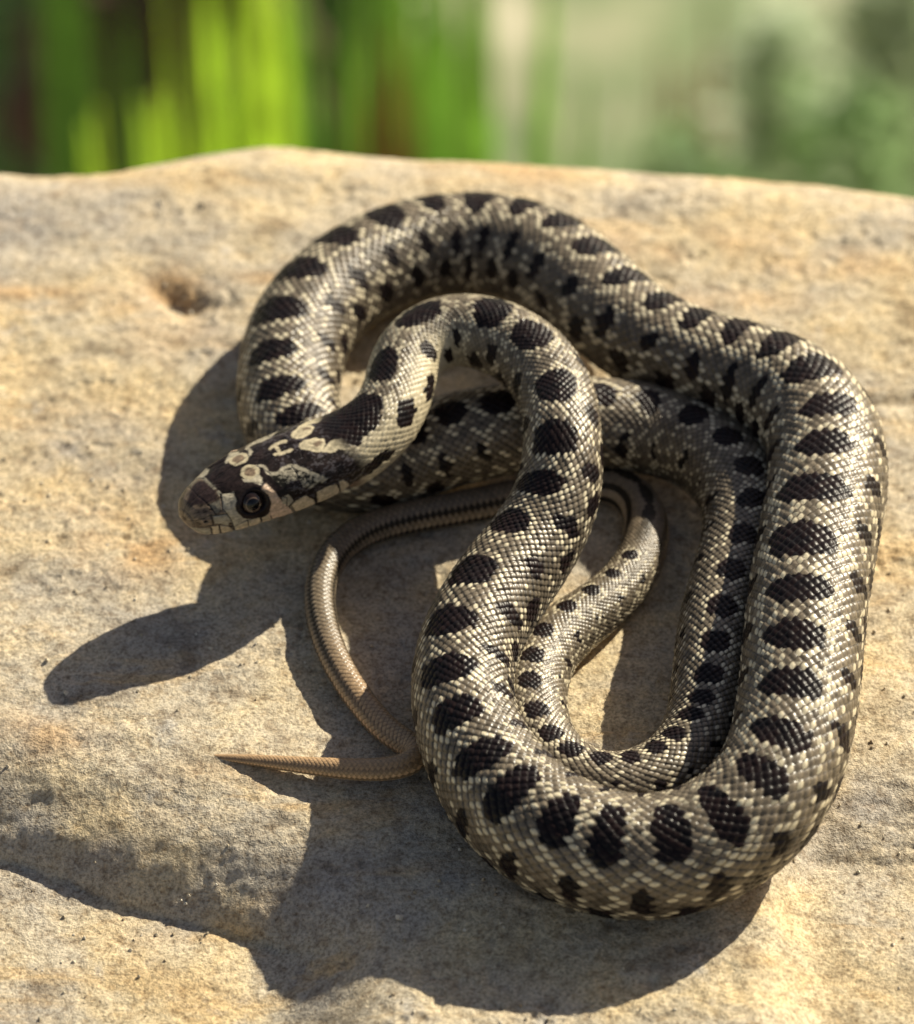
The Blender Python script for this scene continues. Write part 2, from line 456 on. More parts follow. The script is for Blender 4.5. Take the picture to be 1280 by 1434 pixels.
NCOL = 68
def make_snake():
    A = 340
    # rings: fine on the head and neck, then about eleven to a scale
    u = [0.0]
    rr = lambda s: np.interp(s, S, C[:, 3])
    while u[-1] < TOTAL:
        s = u[-1]
        if s < 0.10:
            st = 0.004
        elif s < 2.1:
            st = 0.0085
        else:
            st = 0.0045 + 0.0125 * min(rr(s), .55) / .55
            st *= 0.70
        u.append(s + st)
    u = np.array(u[:-1] + [TOTAL])
    M = len(u)
    pos = np.stack([np.interp(u, S, C[:, k]) for k in range(3)], 1)
    R = np.interp(u, S, C[:, 3])
    tilt = np.arctan(np.interp(u, S, C[:, 4]))
    Tt = np.stack([np.interp(u, S, _T[:, k]) for k in range(3)], 1)
    Sd = np.stack([np.interp(u, S, _side[:, k]) for k in range(3)], 1)
    Up = np.cross(Sd, Tt)
    ct, st_ = np.cos(tilt)[:, None], np.sin(tilt)[:, None]
    D = Up * ct + Sd * st_            # dorsal direction
    B = Sd * ct - Up * st_            # the snake's own lateral direction
    th = np.linspace(0, 2 * np.pi, A, endpoint=False)
    th = np.where(th > np.pi, th - 2 * np.pi, th)      # 0 at the back, + towards B
    TH, U = np.meshgrid(th, u)

    # ---- cross sections: head profile blends into the body
    t = u / HEAD_LEN
    kt = [0, .012, .04, .09, .16, .28, .40, .52, .64, .76, .88, 1.0, 1.15, 1.4]
    hw = np.interp(t, kt, [0, .130, .215, .285, .335, .388, .425, .452, .470, .478, .458, .415, .36, .345])
    hu = np.interp(t, kt, [0, .085, .150, .200, .240, .285, .312, .325, .330, .330, .320, .315, .33, .345])
    hd = np.interp(t, kt, [0, .105, .190, .250, .285, .320, .340, .345, .340, .335, .325, .315, .33, .345])
    def sm(a, k=9):
        kr = np.hanning(k + 2)[1:-1]
        kr /= kr.sum()
        return np.convolve(np.pad(a, k // 2, mode='edge'), kr, 'valid')
    keep = t < 0.02
    for arr in (hw, hu, hd):
        s2 = sm(arr, 25)
        arr[~keep] = s2[~keep]
    kb = smooth(t, 0.95, 1.45)
    w_ = hw * (1 - kb) + R * 1.03 * kb
    uu = hu * (1 - kb) + R * 0.99 * kb
    dd = hd * (1 - kb) + R * 0.94 * kb
    # flattened belly on the stone
    n_top = 2.0 + 0.55 * (1 - kb)
    n_bot = 2.9 - 0.65 * kb
    cs, sn = np.cos(TH), np.sin(TH)
    nn = np.where(cs >= 0, n_top[:, None], n_bot[:, None])
    hh = np.where(cs >= 0, uu[:, None], dd[:, None])
    q = (np.abs(cs) ** nn + np.abs(sn) ** nn) ** (-1 / nn)
    X = w_[:, None] * q * sn
    Z = hh * q * cs

    # ---- scale lattice on the body
    pitch = 0.013 + 0.098 * np.clip(R, 0, .6) / .56
    w = np.r_[0, np.cumsum(np.diff(u) / (0.5 * (pitch[1:] + pitch[:-1])))]
    W = w[:, None] + 0 * TH
    ncol = np.full(M, NCOL)
    tail_from = S[np.argmin(np.hypot(*(project(C[:, :3]) - np.array([800, 678])).T) + 1e3 * (S < TOTAL * 0.7))]
    ncol[u > tail_from] = 20
    NC = ncol[:, None] + 0 * TH
    W = np.where(u[:, None] > tail_from, W * 0.62, W)
    Cc = TH / (2 * np.pi) * NC
    base_c = np.floor(Cc)
    best = np.full(TH.shape, -9.0)
    bc = np.zeros(TH.shape)
    bw = np.zeros(TH.shape)
    bm = np.zeros(TH.shape)
    bv = np.zeros(TH.shape)
    bu = np.zeros(TH.shape)
    for dc in (-1, 0, 1, 2):
        c = base_c + dc
        off = 0.5 * np.mod(c, 2)
        k0 = np.round(W - off)
        for dk in (0, -1):
            wc = k0 + dk + off
            a_, v = Cc - c, W - wc
            m = (np.abs(a_ / 1.02) ** 1.35 + np.abs(v / 0.58) ** 1.35) ** (1 / 1.35)
            f = np.where(m < 1.0, 0.60 * (1 - m ** 2.4) + 0.75 * v + 0.22, -0.05)
            hit = f > best
            best = np.where(hit, f, best)
            bc, bw, bm, bv = np.where(hit, c, bc), np.where(hit, wc, bw), np.where(hit, m, bm), np.where(hit, v, bv)
            bu = np.where(hit, a_, bu)
    half = NC / 2
    bc = np.where(bc >= half, bc - NC, bc)
    ang = bc / NC * 2 * np.pi                           # centre angle of the winning scale
    wcol = W[:, 0]
    s_c = np.interp(bw, w, u)
    s_t = np.interp(bw / 0.62, w, u)
    s_c = np.where(U > tail_from, s_t, s_c)
    scale_h = best * (0.8 + 0.4 * _hash(bc + 300, bw * 2 + 5, 27)) * (0.004 + 0.044 * np.clip(R, 0, .56))[:, None]

    # ventral scutes
    vent = smooth(np.abs(TH), np.radians(146), np.radians(149))
    vw = W * 1.0 - np.floor(W * 1.0)
    scute = (vw * 0.6 - 0.35 * np.exp(-((vw - 1) / .06) ** 2)) * (0.004 + 0.012 * R)[:, None]
    body_h = scale_h * (1 - vent) + scute * vent

    # ---- pigment ----------------------------------------------------
    rnd1 = _hash(bc + 500, bw * 2 + 31, 7)
    rnd2 = _hash(bc + 900, bw * 2 + 77, 17)
    rnd3 = _hash(np.floor(bc / 2) + 500, np.floor(bw) + 31, 9)
    prog = U / TOTAL
    i = np.clip(np.searchsorted(BLOTCH, s_c), 1, len(BLOTCH) - 1)
    j = np.where(np.abs(BLOTCH[i] - s_c) < np.abs(BLOTCH[i - 1] - s_c), i, i - 1)
    ds = s_c - BLOTCH[j]
    Rc = np.interp(s_c, S, C[:, 3])
    lat = ang * Rc                                       # signed arc distance from the dorsal line
    gap_ = np.gradient(BLOTCH)[j]
    post = (j >= 49) * 1.0               # hind body: rounder, smaller spots
    jh = _hash(j.astype(float), j * 0.0 + 3, 5)
    jh2 = _hash(j.astype(float), j * 0.0 + 8, 6)
    la = (0.305 + 0.06 * (jh - .5)) * gap_
    lb = Rc * ((0.57 + 0.16 * (jh2 - .5)) * (1 - post) + 0.345 * post)
    la = np.where(post > 0, np.minimum(gap_ * .36, Rc * .345), la)
    la = np.where(j == 0, 0.44, la)
    lb = np.where(j == 0, Rc * 0.8, lb)
    lb = np.where((j == 1) | (j == 2), Rc * 0.48, lb)
    e = (np.abs((ds + 0.12 * lat * (jh - .5)) / la) ** 2.5 + np.abs(lat / lb) ** 2.5) ** (1 / 2.5)
    j2 = j
    dsv = (0.4 * U + 0.6 * s_c) - BLOTCH[j2]
    latv = (0.4 * TH + 0.6 * ang) * Rc
    latv = np.where(np.abs(TH - ang) > 1, lat, latv)
    e = (np.abs((dsv + 0.12 * latv * (jh - .5)) / la) ** 2.3 + np.abs(latv / lb) ** 2.3) ** (1 / 2.3)
    e = e + 0.14 * (rnd2 - 0.5) + 0.10 * (jh - .5) * np.sign(latv)
    dark = e < 1.0
    halo = (e >= 1.0) & (e < 1.42)
    # lateral series, alternating with the back blotches
    mid = (BLOTCH[1:] + BLOTCH[:-1]) / 2
    k = np.clip(np.searchsorted(mid, s_c), 1, len(mid) - 1)
    k = np.where(np.abs(mid[k] - s_c) < np.abs(mid[k - 1] - s_c), k, k - 1)
    dm = s_c - mid[k]
    kh = _hash(k.astype(float), np.sign(ang), 15)
    gk = np.gradient(mid)[k]
    l1 = np.radians(66 + 8 * (kh - .5))
    dmv = .4 * U + .6 * s_c - mid[k]
    avv = np.where(np.abs(TH - ang) > 1, np.abs(ang), np.abs(.4 * TH + .6 * ang))
    e1 = np.sqrt((dmv / (0.15 * gk)) ** 2 + ((avv - l1) / np.radians(13 + 9 * kh)) ** 2) + 0.35 * (rnd2 - .5)
    e2 = np.sqrt(((.4 * U + .6 * s_c - BLOTCH[j]) / (0.21 * gap_)) ** 2 + ((avv - np.radians(99)) / np.radians(10 + 8 * jh2)) ** 2) + 0.4 * (rnd2 - .5)
    tailz = s_c > BLOTCH[-1] + 0.15
    neckz = (s_c < 2.3)
    lateral = ((e1 < 1) & ((post < .5) | (rnd3 < .6)) | ((e2 < 1) & (post < .5))) & ~tailz
    e1h = ((e1 >= 1) & (e1 < 1.9)) | ((e2 >= 1) & (e2 < 1.8))
    dark = dark & ~tailz
    cream_p = np.where(halo, 0.60, np.where(e1h, 0.36, 0.14 + 0.12 * smooth(np.abs(ang), 1.1, 1.9)))
    cream = (rnd1 < cream_p) & ~dark & ~lateral & ~tailz
    # pale neck: sides and throat much lighter
    c_base = np.array([.175, .140, .096])
    c_cream = np.array([.72, .63, .44])
    c_dark = np.array([.0050, .0035, .0040])
    c_dkred = np.array([.012, .0060, .0055])
    vb = (0.62 + 0.72 * rnd2)[..., None]
    col = c_base * vb * (1 - .30 * smooth(np.abs(ang), .8, 1.5))[..., None]
    mm = bm[..., None]
    core = smooth(1 - bm, 0.12, 0.45)[..., None]
    fl = (1 - smooth(np.sqrt((bu / 0.50) ** 2 + ((bv - .04) / 0.40) ** 2), 0.72, 1.05))[..., None]
    ccol = c_base * 0.75 * (1 - fl) + c_cream * (0.8 + .3 * rnd2[..., None]) * fl
    col = np.where(cream[..., None], ccol, col * (0.26 + 0.72 * core + 0.30 * smooth(bv, .1, .4)[..., None]))
    dcol = (c_dark + (c_dkred - c_dark) * rnd3[..., None]) * (0.85 + 0.5 * core)
    col = np.where((dark | lateral)[..., None], dcol, col)
    skin = (best < 0.02)[..., None]
    col = np.where(skin & ~(dark | lateral)[..., None], col * 0.55, col)
    # lower flanks fade to buff, belly cream
    bel = smooth(np.abs(TH), np.radians(132), np.radians(146))[..., None]
    buff = np.array([.44, .36, .235])
    col = np.where((dark | lateral)[..., None], col, col * (1 - bel) + buff * bel)
    col = col * (1 - vent[..., None]) + np.array([.50, .43, .30]) * vent[..., None]
    # neck flanks buff
    nb = (smooth(U, 1.7, 1.9) * (1 - smooth(U, 3.4, 4.6)) * smooth(np.abs(TH), np.radians(32), np.radians(70)))[..., None]
    col = np.where((dark | lateral)[..., None], col, col * (1 - 0.75 * nb) + np.array([.62, .53, .35]) * (0.7 + .5 * core) * 0.75 * nb)
    # tail: brown with dark lines along the sides
    tz = smooth(U, BLOTCH[-1] + 0.05, BLOTCH[-1] + 0.8)[..., None]
    prog_t = smooth(U, TOTAL - 4.5, TOTAL - 2.5)[..., None]
    tcol = np.array([.200, .155, .105]) * (0.8 + .3 * rnd2[..., None]) * (0.55 + 0.6 * core)
    zig = (np.abs(ang) < np.radians(16) * (0.55 + 0.6 * np.abs(np.sin(s_c * 9.5)))) & (s_c < BLOTCH[-1] + 2.2)
    tcol = tcol * (1 - prog_t) + np.array([.40, .26, .14]) * prog_t * (0.75 + 0.4 * core)
    adeg = np.degrees(np.abs(ang))
    line = (((adeg > 52) & (adeg < 72)) | ((adeg > 100) & (adeg < 118)) | zig)[..., None]
    paleline = ((adeg > 74) & (adeg < 98))[..., None]
    tcol = np.where(paleline, tcol * 1.7, tcol)
    tcol = np.where(line, tcol * (0.12 + 0.5 * prog_t), tcol)
    tbel = smooth(adeg, 122, 135)[..., None]
    tcol = tcol * (1 - tbel) + np.array([.44, .36, .25]) * tbel
    col = np.where((dark | lateral)[..., None] & (tz < .5), col, col * (1 - tz) + tcol * tz)

    # ---- head ------------------------------------------------------
    hz = 1 - smooth(U + 0.10 * np.cos(TH * 2), 1.72, 1.88)
    tt = U / HEAD_LEN
    kk = int(np.searchsorted(u, 2.2))
    hcol = np.zeros(col.shape)
    hrel = np.zeros(TH.shape)
    hcol[:kk], hrel[:kk] = head_paint(tt[:kk], np.degrees(TH[:kk]), U[:kk])
    col = col * (1 - hz[..., None]) + hcol * hz[..., None]
    neck_small = smooth(U, 1.6, 2.2) * 0.5 + 0.5
    rel = body_h * neck_small * (1 - hz) + hrel * hz
    X = X + rel * sn
    Z = Z + rel * cs
    P = pos[:, None, :] + B[:, None, :] * X[..., None] + D[:, None, :] * Z[..., None]
    me = grid_mesh('snake_body', P, closed_v=True, col=np.clip(col, 0.004, 1), flip=False)
    return me, dict(u=u, pos=pos, D=D, B=B, T=Tt, w=w_, up=uu, dn=dd, P=P, th=th)

EYE_T, EYE_A = 0.338, 67.0
def seg_d(t, a, pts, sx=HEAD_LEN, sy=0.0062):
    """distance (cm) to a polyline given in (t, degrees)"""
    x, y = t * sx, a * sy
    best = np.full(t.shape, 9.0)
    for (t0, a0), (t1, a1) in zip(pts[:-1], pts[1:]):
        x0, y0, x1, y1 = t0 * sx, a0 * sy, t1 * sx, a1 * sy
        L = (x1 - x0) ** 2 + (y1 - y0) ** 2 + 1e-9
        q = np.clip(((x - x0) * (x1 - x0) + (y - y0) * (y1 - y0)) / L, 0, 1)
        best = np.minimum(best, np.hypot(x - x0 - q * (x1 - x0), y - y0 - q * (y1 - y0)))
    return best

def poly_sd(t, a, pts, sx=HEAD_LEN, sy=0.0066):
    """signed distance (cm, negative inside) to a closed outline given in (t, degrees)"""
    d = seg_d(t, a, list(pts) + [pts[0]], sx, sy)
    inside = np.zeros(t.shape, bool)
    n = len(pts)
    for i in range(n):
        x0, y0 = pts[i]
        x1, y1 = pts[(i + 1) % n]
        if y0 == y1:
            continue
        c = ((y0 > a) != (y1 > a)) & (t < (x1 - x0) * (a - y0) / (y1 - y0) + x0)
        inside ^= c
    return np.where(inside, -d, d)

def head_paint(t, a, U):
    A_ = np.abs(a)
    n1 = fbm(t * 22, a * 0.12, 51, 4, .6)
    n2 = fbm(t * 60, a * 0.35, 61, 3, .6)
    n3 = fbm(t * 35 + 4, a * 0.2, 81, 3, .6)
    tj, aj = t + .006 * n3, A_ + 2.2 * fbm(t * 30, a * .17, 91, 3, .6)
    dark = np.array([.016, .010, .009])
    brown = np.array([.120, .085, .055])
    buff = np.array([.50, .40, .26])
    pink = np.array([.54, .39, .27])
    grey = np.array([.34, .30, .22])
    cream = np.array([.62, .53, .35])
    def lerp(c, d, k):
        return c * (1 - k[..., None]) + d * k[..., None]
    col = np.zeros(t.shape + (3,)) + dark * (1 + 1.3 * np.clip(n1, -.4, .4))[..., None]
    rel = np.zeros(t.shape)
    def patch(pts, c, soft=.010, rim=None, dome=.004):
        nonlocal col, rel
        sd = poly_sd(tj, aj, pts)
        k = 1 - smooth(sd, -soft * .6, soft)
        cc = np.asarray(c) * (1 + .5 * n2)[..., None]
        col = lerp(col, cc, k)
        if rim is not None:
            col = lerp(col, rim, (1 - smooth(np.abs(sd + .012), .006, .020)) * .9)
        rel = rel + dome * (1 - smooth(sd, -.05, 0))
    col = lerp(col, np.array([.085, .075, .08]), smooth(n2 + .4 * n1, .16, .34) * smooth(tj, .5, .6) * .8)
    # brown snout with darker mottling
    col = lerp(col, brown * (1 + 1.1 * n2 + 1.0 * n1)[..., None], 1 - smooth(tj, .188, .205))
    patch([(.055, 0), (.132, 0), (.19, 0), (.19, 18), (.165, 32), (.118, 28), (.05, 9)], dark * 2.2, .03, dome=0)
    bd = np.abs(tj - .201)
    col = lerp(col, grey * .62, (1 - smooth(bd, .006, .013)) * smooth(n3, -.35, .0) * (A_ < 60))
    # lower half of the side: scale by scale
    patch([(.165, 52), (.205, 28), (.262, 36), (.250, 49), (.229, 58), (.234, 76), (.269, 94), (.33, 103), (.345, 118), (.21, 118), (.178, 80)], grey * 1.15)
    patch([(.118, 35), (.176, 34), (.158, 52), (.127, 57)], grey * .45, .014)
    patch([(.105, 59), (.176, 66), (.187, 86), (.167, 97), (.108, 80)], grey * .95)
    patch([(.045, 62), (.092, 58), (.095, 82), (.05, 84)], brown * 1.5, .014)
    patch([(.012, 100), (.05, 92), (.078, 96), (.082, 118), (.01, 118)], grey * .95)
    patch([(.088, 90), (.118, 92), (.124, 118), (.090, 118)], buff)
    patch([(.130, 92), (.162, 96), (.200, 118), (.132, 118)], buff * .9)
    patch([(.212, 106), (.265, 100), (.348, 102), (.356, 118), (.212, 118)], buff)
    patch([(.366, 104), (.415, 100), (.420, 118), (.366, 118)], buff)
    patch([(.395, 50), (.442, 44), (.466, 55), (.484, 76), (.53, 99), (.556, 118), (.43, 118), (.402, 104), (.42, 92), (.437, 76), (.430, 61)], pink)
    patch([(.502, 75), (.538, 73), (.561, 88), (.528, 95), (.497, 86)], grey)
    patch([(.541, 99), (.579, 91), (.640, 88), (.682, 104), (.688, 118), (.566, 118)], buff)
    patch([(.706, 89), (.765, 86), (.812, 89), (.833, 108), (.825, 118), (.756, 118), (.703, 118)], buff * .95)
    patch([(.838, 88), (.858, 87), (.886, 104), (.89, 118), (.842, 118)], buff * .9)
    # greenish mottled field bounded by the wavy line
    sd = poly_sd(tj, aj, [(.485, 33), (.521, 37), (.57, 36), (.614, 37), (.667, 47), (.712, 60), (.774, 70), (.725, 74), (.672, 77), (.636, 69), (.628, 55), (.583, 53), (.526, 58), (.499, 50)])
    col = lerp(col, grey * (.45 + 1.6 * np.clip(n1 + n2, -.25, .6))[..., None], 1 - smooth(sd, -.01, .012))
    d = seg_d(tj, aj, [(.455, 13), (.486, 19), (.484, 31), (.526, 36), (.575, 33), (.619, 33), (.672, 44), (.716, 56), (.74, 62)], sy=.0066)
    col = lerp(col, grey * 1.25, (1 - smooth(d, .012, .024)) * (.75 + .25 * smooth(n2, -.3, 0)))
    patch([(.76, 62), (.783, 72), (.747, 75), (.734, 66)], grey * .9)
    # rings over the brows
    m = np.hypot((tj - .405) / .043, (aj - 17) / 12.0)
    col = lerp(col, brown * 1.9 * (1 + .6 * n2)[..., None], 1 - smooth(m, .85, 1.0))
    col = lerp(col, cream * .8, (1 - smooth(np.abs(m - .95), .16, .30)))
    patch([(.345, 22), (.39, 30), (.433, 26), (.440, 35), (.411, 43), (.385, 36), (.345, 28)], grey * 1.2)
    # twin fleck of the crown
    for pts in ([(.578, 7), (.606, 9.5), (.655, 10.5), (.672, 9.5)], [(.605, 8), (.612, 0)]):
        d = seg_d(tj, aj, pts)
        col = lerp(col, cream * .80, 1 - smooth(d, .012, .026))
    # pale loops that start the bands of the nape
    patch([(.718, 10), (.735, 5), (.765, 3), (.815, 6), (.855, 14), (.848, 23), (.800, 31), (.765, 24), (.722, 16)], cream * .75, rim=cream)
    patch([(.792, 16), (.83, 13), (.84, 18), (.80, 22)], brown * 1.4, .016, dome=0)
    patch([(.800, 30), (.85, 26), (.90, 22), (.93, 27), (.985, 32), (.985, 44), (.94, 48), (.90, 38), (.85, 38)], cream * .72, rim=cream)
    # seams between the plates
    def groove(pts, wd=.010, dp=.006, dk=.85):
        nonlocal col, rel
        g = 1 - smooth(seg_d(t, A_, pts), wd * .35, wd)
        rel = rel - dp * g
        col = lerp(col, dark * .5, g * dk)
    groove([(.01, 96), (.055, 88), (.10, 86), (.17, 98), (.205, 104), (.26, 98), (.345, 100)], dk=.6)
    for q in (((.085, 118), (.083, 88)), ((.127, 118), (.124, 90)), ((.205, 118), (.190, 82), (.168, 52), (.20, 26)), ((.283, 118), (.280, 98)),
              ((.360, 118), (.357, 100)), ((.428, 118), (.415, 104)), ((.545, 97), (.57, 118)), ((.69, 118), (.697, 90)), ((.836, 118), (.826, 88)),
              ((.10, 58), (.098, 84)), ((.105, 58), (.18, 66)), ((.118, 33), (.125, 58)), ((.52, 96), (.53, 78), (.50, 72)),
              ((.54, 97), (.60, 85), (.69, 90), (.76, 84), (.83, 86), (.90, 92))):
        groove(list(q))
    for q in (((.04, 0), (.20, 0)), ((.11, 0), (.115, 34)), ((.205, 0), (.212, 26), (.27, 38)), ((.21, 0), (.25, 10), (.34, 9), (.455, 13), (.50, 0)),
              ((.50, 0), (.73, 0)), ((.455, 13), (.49, 33)), ((.62, 34), (.70, 30), (.73, 0)), ((.63, 54), (.62, 34)), ((.27, 38), (.34, 30), (.42, 42))):
        groove(list(q), wd=.008, dp=.004, dk=.5)
    rel = rel + 0.003 * n1 + .0012 * n2
    # nostril
    g = 1 - smooth(np.hypot((t - .068) * HEAD_LEN, (A_ - 68) * .0055), .012, .026)
    rel = rel - .02 * g
    col = lerp(col, np.array([.006, .004, .004]), g)
    # eye socket and brow ridge
    er = np.hypot((t - EYE_T) * HEAD_LEN, (A_ - EYE_A) * .0066)
    rel = rel + .020 * np.exp(-((er - .185) / .05) ** 2) * smooth(-(A_ - EYE_A), 0, 18)
    rel = rel - .05 * (1 - smooth(er, .11, .155))
    col = lerp(col, np.array([.010, .007, .009]), 1 - smooth(er, .160, .180))
    # mouth line and shaded lower jaw
    mouth = np.interp(t, [0, .5, .8, .9, 1.0], [119, 119, 117, 112, 104])
    dmo = (A_ - mouth) * .0066
    within = 1 - smooth(t, .90, .96)
    jaw = smooth(dmo, 0, .03)
    col = lerp(col, np.array([.16, .11, .075]) * (1 + .4 * n2)[..., None], jaw)
    rel = rel - .040 * jaw * within
    rel = rel - .030 * np.exp(-(dmo / .012) ** 2) * within
    col = lerp(col, np.array([.008, .005, .005]), np.exp(-(dmo / .020) ** 2) * within)
    return col, rel

def snake_material():
    m, n, l, b = material('snake_skin')
    at_ = n.new('ShaderNodeAttribute')
    at_.attribute_name = 'pigment'
    tc = n.new('ShaderNodeTexCoord')
    ns = noise_node(n, l, 30, 3, 0.6, tc.outputs['Object'])
    r = ramp_node(n, l, ns.outputs[0], [(0.3, (0.78, 0.78, 0.78)), (0.7, (1.2, 1.2, 1.2))])
    a = mix_node(n, l, 'MULTIPLY', 1.0, at_.outputs['Color'], r.outputs[0])
    l.new(a, b.inputs['Base Color'])
    rr = ramp_node(n, l, ns.outputs[0], [(0.3, (0.30, 0.30, 0.30)), (0.7, (0.46, 0.46, 0.46))])
    l.new(rr.outputs[0], b.inputs['Roughness'])
    sr = ramp_node(n, l, at_.outputs['Color'], [(0.0, (.17, .17, .17)), (0.10, (.50, .50, .50))])
    l.new(sr.outputs[0], b.inputs['Specular IOR Level'])
    bp = n.new('ShaderNodeBump')
    bp.inputs['Strength'].default_value = 0.25
    bp.inputs['Distance'].default_value = 0.008
    l.new(ns.outputs[0], bp.inputs['Height'])
    l.new(bp.outputs[0], b.inputs['Normal'])
    return m

body_me, SN = make_snake()
snake_skin = snake_material()
head_c = SN['pos'][0]
snake = bpy.data.objects.new('snake', None)
COL.objects.link(snake)
snake.empty_display_size = 0.3
snake['label'] = 'young brown snake with dark blotches coiled on the sunlit stone'
snake['category'] = 'snake'
link('body', body_me, snake_skin, snake)

def eye_material():
    m, n, l, b = material('snake_eye')
    at_ = n.new('ShaderNodeAttribute')
    at_.attribute_name = 'pigment'
    l.new(at_.outputs['Color'], b.inputs['Base Color'])
    b.inputs['Roughness'].default_value = 0.07
    b.inputs['Specular IOR Level'].default_value = 0.45
    return m

eye_mat = eye_material()
def make_eyes():
    i = int(np.searchsorted(SN['u'], EYE_T * HEAD_LEN))
    for sgn in (1, -1):
        j = int(np.argmin(np.abs(np.degrees(SN['th']) - sgn * EYE_A)))
        p = SN['P'][i, j]
        c = SN['pos'][i]
        out = p - c
        out = out - SN['T'][i] * (out @ SN['T'][i])
        out /= np.linalg.norm(out)
        gaze = SN['B'][i] * sgn * 0.93 + SN['D'][i] * 0.30 - SN['T'][i] * 0.18
        gaze /= np.linalg.norm(gaze)
        r = 0.140
        ctr = p - out * (r - 0.072)
        a1 = np.cross(gaze, SN['T'][i])
        a1 /= np.linalg.norm(a1)
        a2 = np.cross(gaze, a1)
        ph = np.linspace(0.0, np.pi, 60)
        az = np.linspace(0, 2 * np.pi, 48, endpoint=False)
        PH, AZ = np.meshgrid(ph, az, indexing='ij')
        rr = r * (1 + 0.02 * np.cos(PH))
        P = ctr + rr[..., None] * (np.cos(PH)[..., None] * gaze + np.sin(PH)[..., None] * (np.cos(AZ)[..., None] * a1 + np.sin(AZ)[..., None] * a2))
        deg = np.degrees(PH)
        pup = np.array([.003, .003, .004]); ring_ = np.array([.16, .11, .08]); iris = np.array([.022, .013, .011])
        k = smooth(deg, 27, 29)[..., None]
        k2 = smooth(deg, 31, 35)[..., None]
        k3 = smooth(deg, 50, 58)[..., None]
        col = pup * (1 - k) + ring_ * k
        col = col * (1 - k2) + iris * k2
        col = col * (1 - k3) + np.array([.008, .007, .008]) * k3
        me = grid_mesh('eye', P, closed_v=True, col=col, flip=True)
        link('eye', me, eye_mat, snake)
make_eyes()

# ------------------------------------------------------------------ ground behind and far setting
GZ = -120.0
def ground():
    xs = np.concatenate([-np.geomspace(90, 6000, 24)[::-1], np.linspace(-85, 85, 120), np.geomspace(90, 6000, 24)])
    ys = np.concatenate([-np.geomspace(90, 6000, 24)[::-1], np.linspace(-85, 240, 200), np.geomspace(245, 9000, 24)])
    X, Y = np.meshgrid(xs, ys)
    Z = GZ + 1.6 * fbm(X * .06, Y * .06, 71, 4)
    me = grid_mesh('ground', np.stack([X, Y, Z], -1))
    m, n, l, b = material('dry_soil')
    tc = n.new('ShaderNodeTexCoord')
    a = noise_node(n, l, 0.12, 6, 0.6, tc.outputs['Object'])
    r = ramp_node(n, l, a.outputs[0], [(0.38, (.20, .26, .12)), (0.5, (.36, .36, .22)), (0.62, (.50, .46, .33))])
    l.new(r.outputs[0], b.inputs['Base Color'])
    b.inputs['Roughness'].default_value = .95
    return link('ground', me, m, kind='structure', label='dry earth with moss and litter behind the boulder')
ground()

def leaf_material(name, c, trans=0.45):
    m = bpy.data.materials.new(name)
    m.use_nodes = True
    n, l = m.node_tree.nodes, m.node_tree.links
    b = n['Principled BSDF']
    out = n['Material Output']
    tc = n.new('ShaderNodeTexCoord')
    ns = noise_node(n, l, 0.5, 4, .6, tc.outputs['Object'])
    r = ramp_node(n, l, ns.outputs[0], [(0.3, tuple(x * .7 for x in c)), (0.7, tuple(x * 1.25 for x in c))])
    l.new(r.outputs[0], b.inputs['Base Color'])
    b.inputs['Roughness'].default_value = .5
    tr = n.new('ShaderNodeBsdfTranslucent')
    l.new(r.outputs[0], tr.inputs[0])
    mx = n.new('ShaderNodeMixShader')
    mx.inputs[0].default_value = trans
    l.new(b.outputs[0], mx.inputs[1])
    l.new(tr.outputs[0], mx.inputs[2])
    l.new(mx.outputs[0], out.inputs['Surface'])
    return m

def strap(base, tip, width, bend, facing, thick=0.05, n=22):
    """a strap-shaped leaf: curved, keeled along the middle, closed all round"""
    base, tip, bend = np.array(base), np.array(tip), np.array(bend)
    t = np.linspace(0, 1, n)[:, None]
    mid = base * (1 - t) ** 2 + 2 * t * (1 - t) * ((base + tip) / 2 + bend) + tip * t ** 2
    T = np.gradient(mid, axis=0)
    T /= np.linalg.norm(T, axis=1)[:, None]
    f = np.array(facing, float)
    sd = np.cross(T, f)
    sd /= np.linalg.norm(sd, axis=1)[:, None]
    nn = np.cross(sd, T)
    width = width * 1.25
    prof = np.clip(np.minimum(0.55 + 1.5 * t, (1 - t) * 3.2) , 0.03, 1) ** .8
    hw = width / 2 * prof
    rows = [mid - sd * hw, mid + nn * (hw * .25) * -1, mid + sd * hw, mid - nn * (hw * .25 + thick)]
    P = np.stack(rows, 1)
    return grid_mesh('leaf', P, closed_v=True)

rs = np.random.RandomState(4)
def reed_plant(name, px, y, leaves, mat, label, group=None):
    """leaves: (px, py_base, py_tip, lean_px, width_cm, dy)"""
    b = at_y(px, 240, y)
    root = bpy.data.objects.new(name, None)
    COL.objects.link(root)
    root.location = (b[0], y, GZ)
    root['label'] = label
    root['category'] = 'plant'
    if group:
        root['group'] = group
    for (lx, top, lean, wd, dy) in leaves:
        p1 = at_y(lx + lean, top, y + dy)
        p0 = at_y(lx, 300, y + dy)
        p0 = np.array([p0[0] * .55 + b[0] * .45, y + dy * .5, GZ - 0.5])
        o0 = np.array([b[0], y, GZ])
        me = strap(p0 - o0, p1 - o0, wd, (rs.uniform(-.6, .6) + (p1[0] - p0[0]) * .3, 0, 1.0), (rs.uniform(-.5, .3), -1, .25))
        link('leaf', me, mat, root)
    return root

lime = leaf_material('lime_leaf', (.62, .78, .18), .78)
green = leaf_material('green_leaf', (.38, .56, .17), .72)
mid = leaf_material('mid_leaf', (.26, .40, .12), .65)
deep = leaf_material('deep_green_leaf', (.07, .15, .05), .4)
straw = leaf_material('dry_leaf', (.42, .25, .11), .5)
mossy = leaf_material('mossy_leaf', (.32, .46, .22), .6)
sage = leaf_material('sage_leaf', (.62, .70, .52), .65)

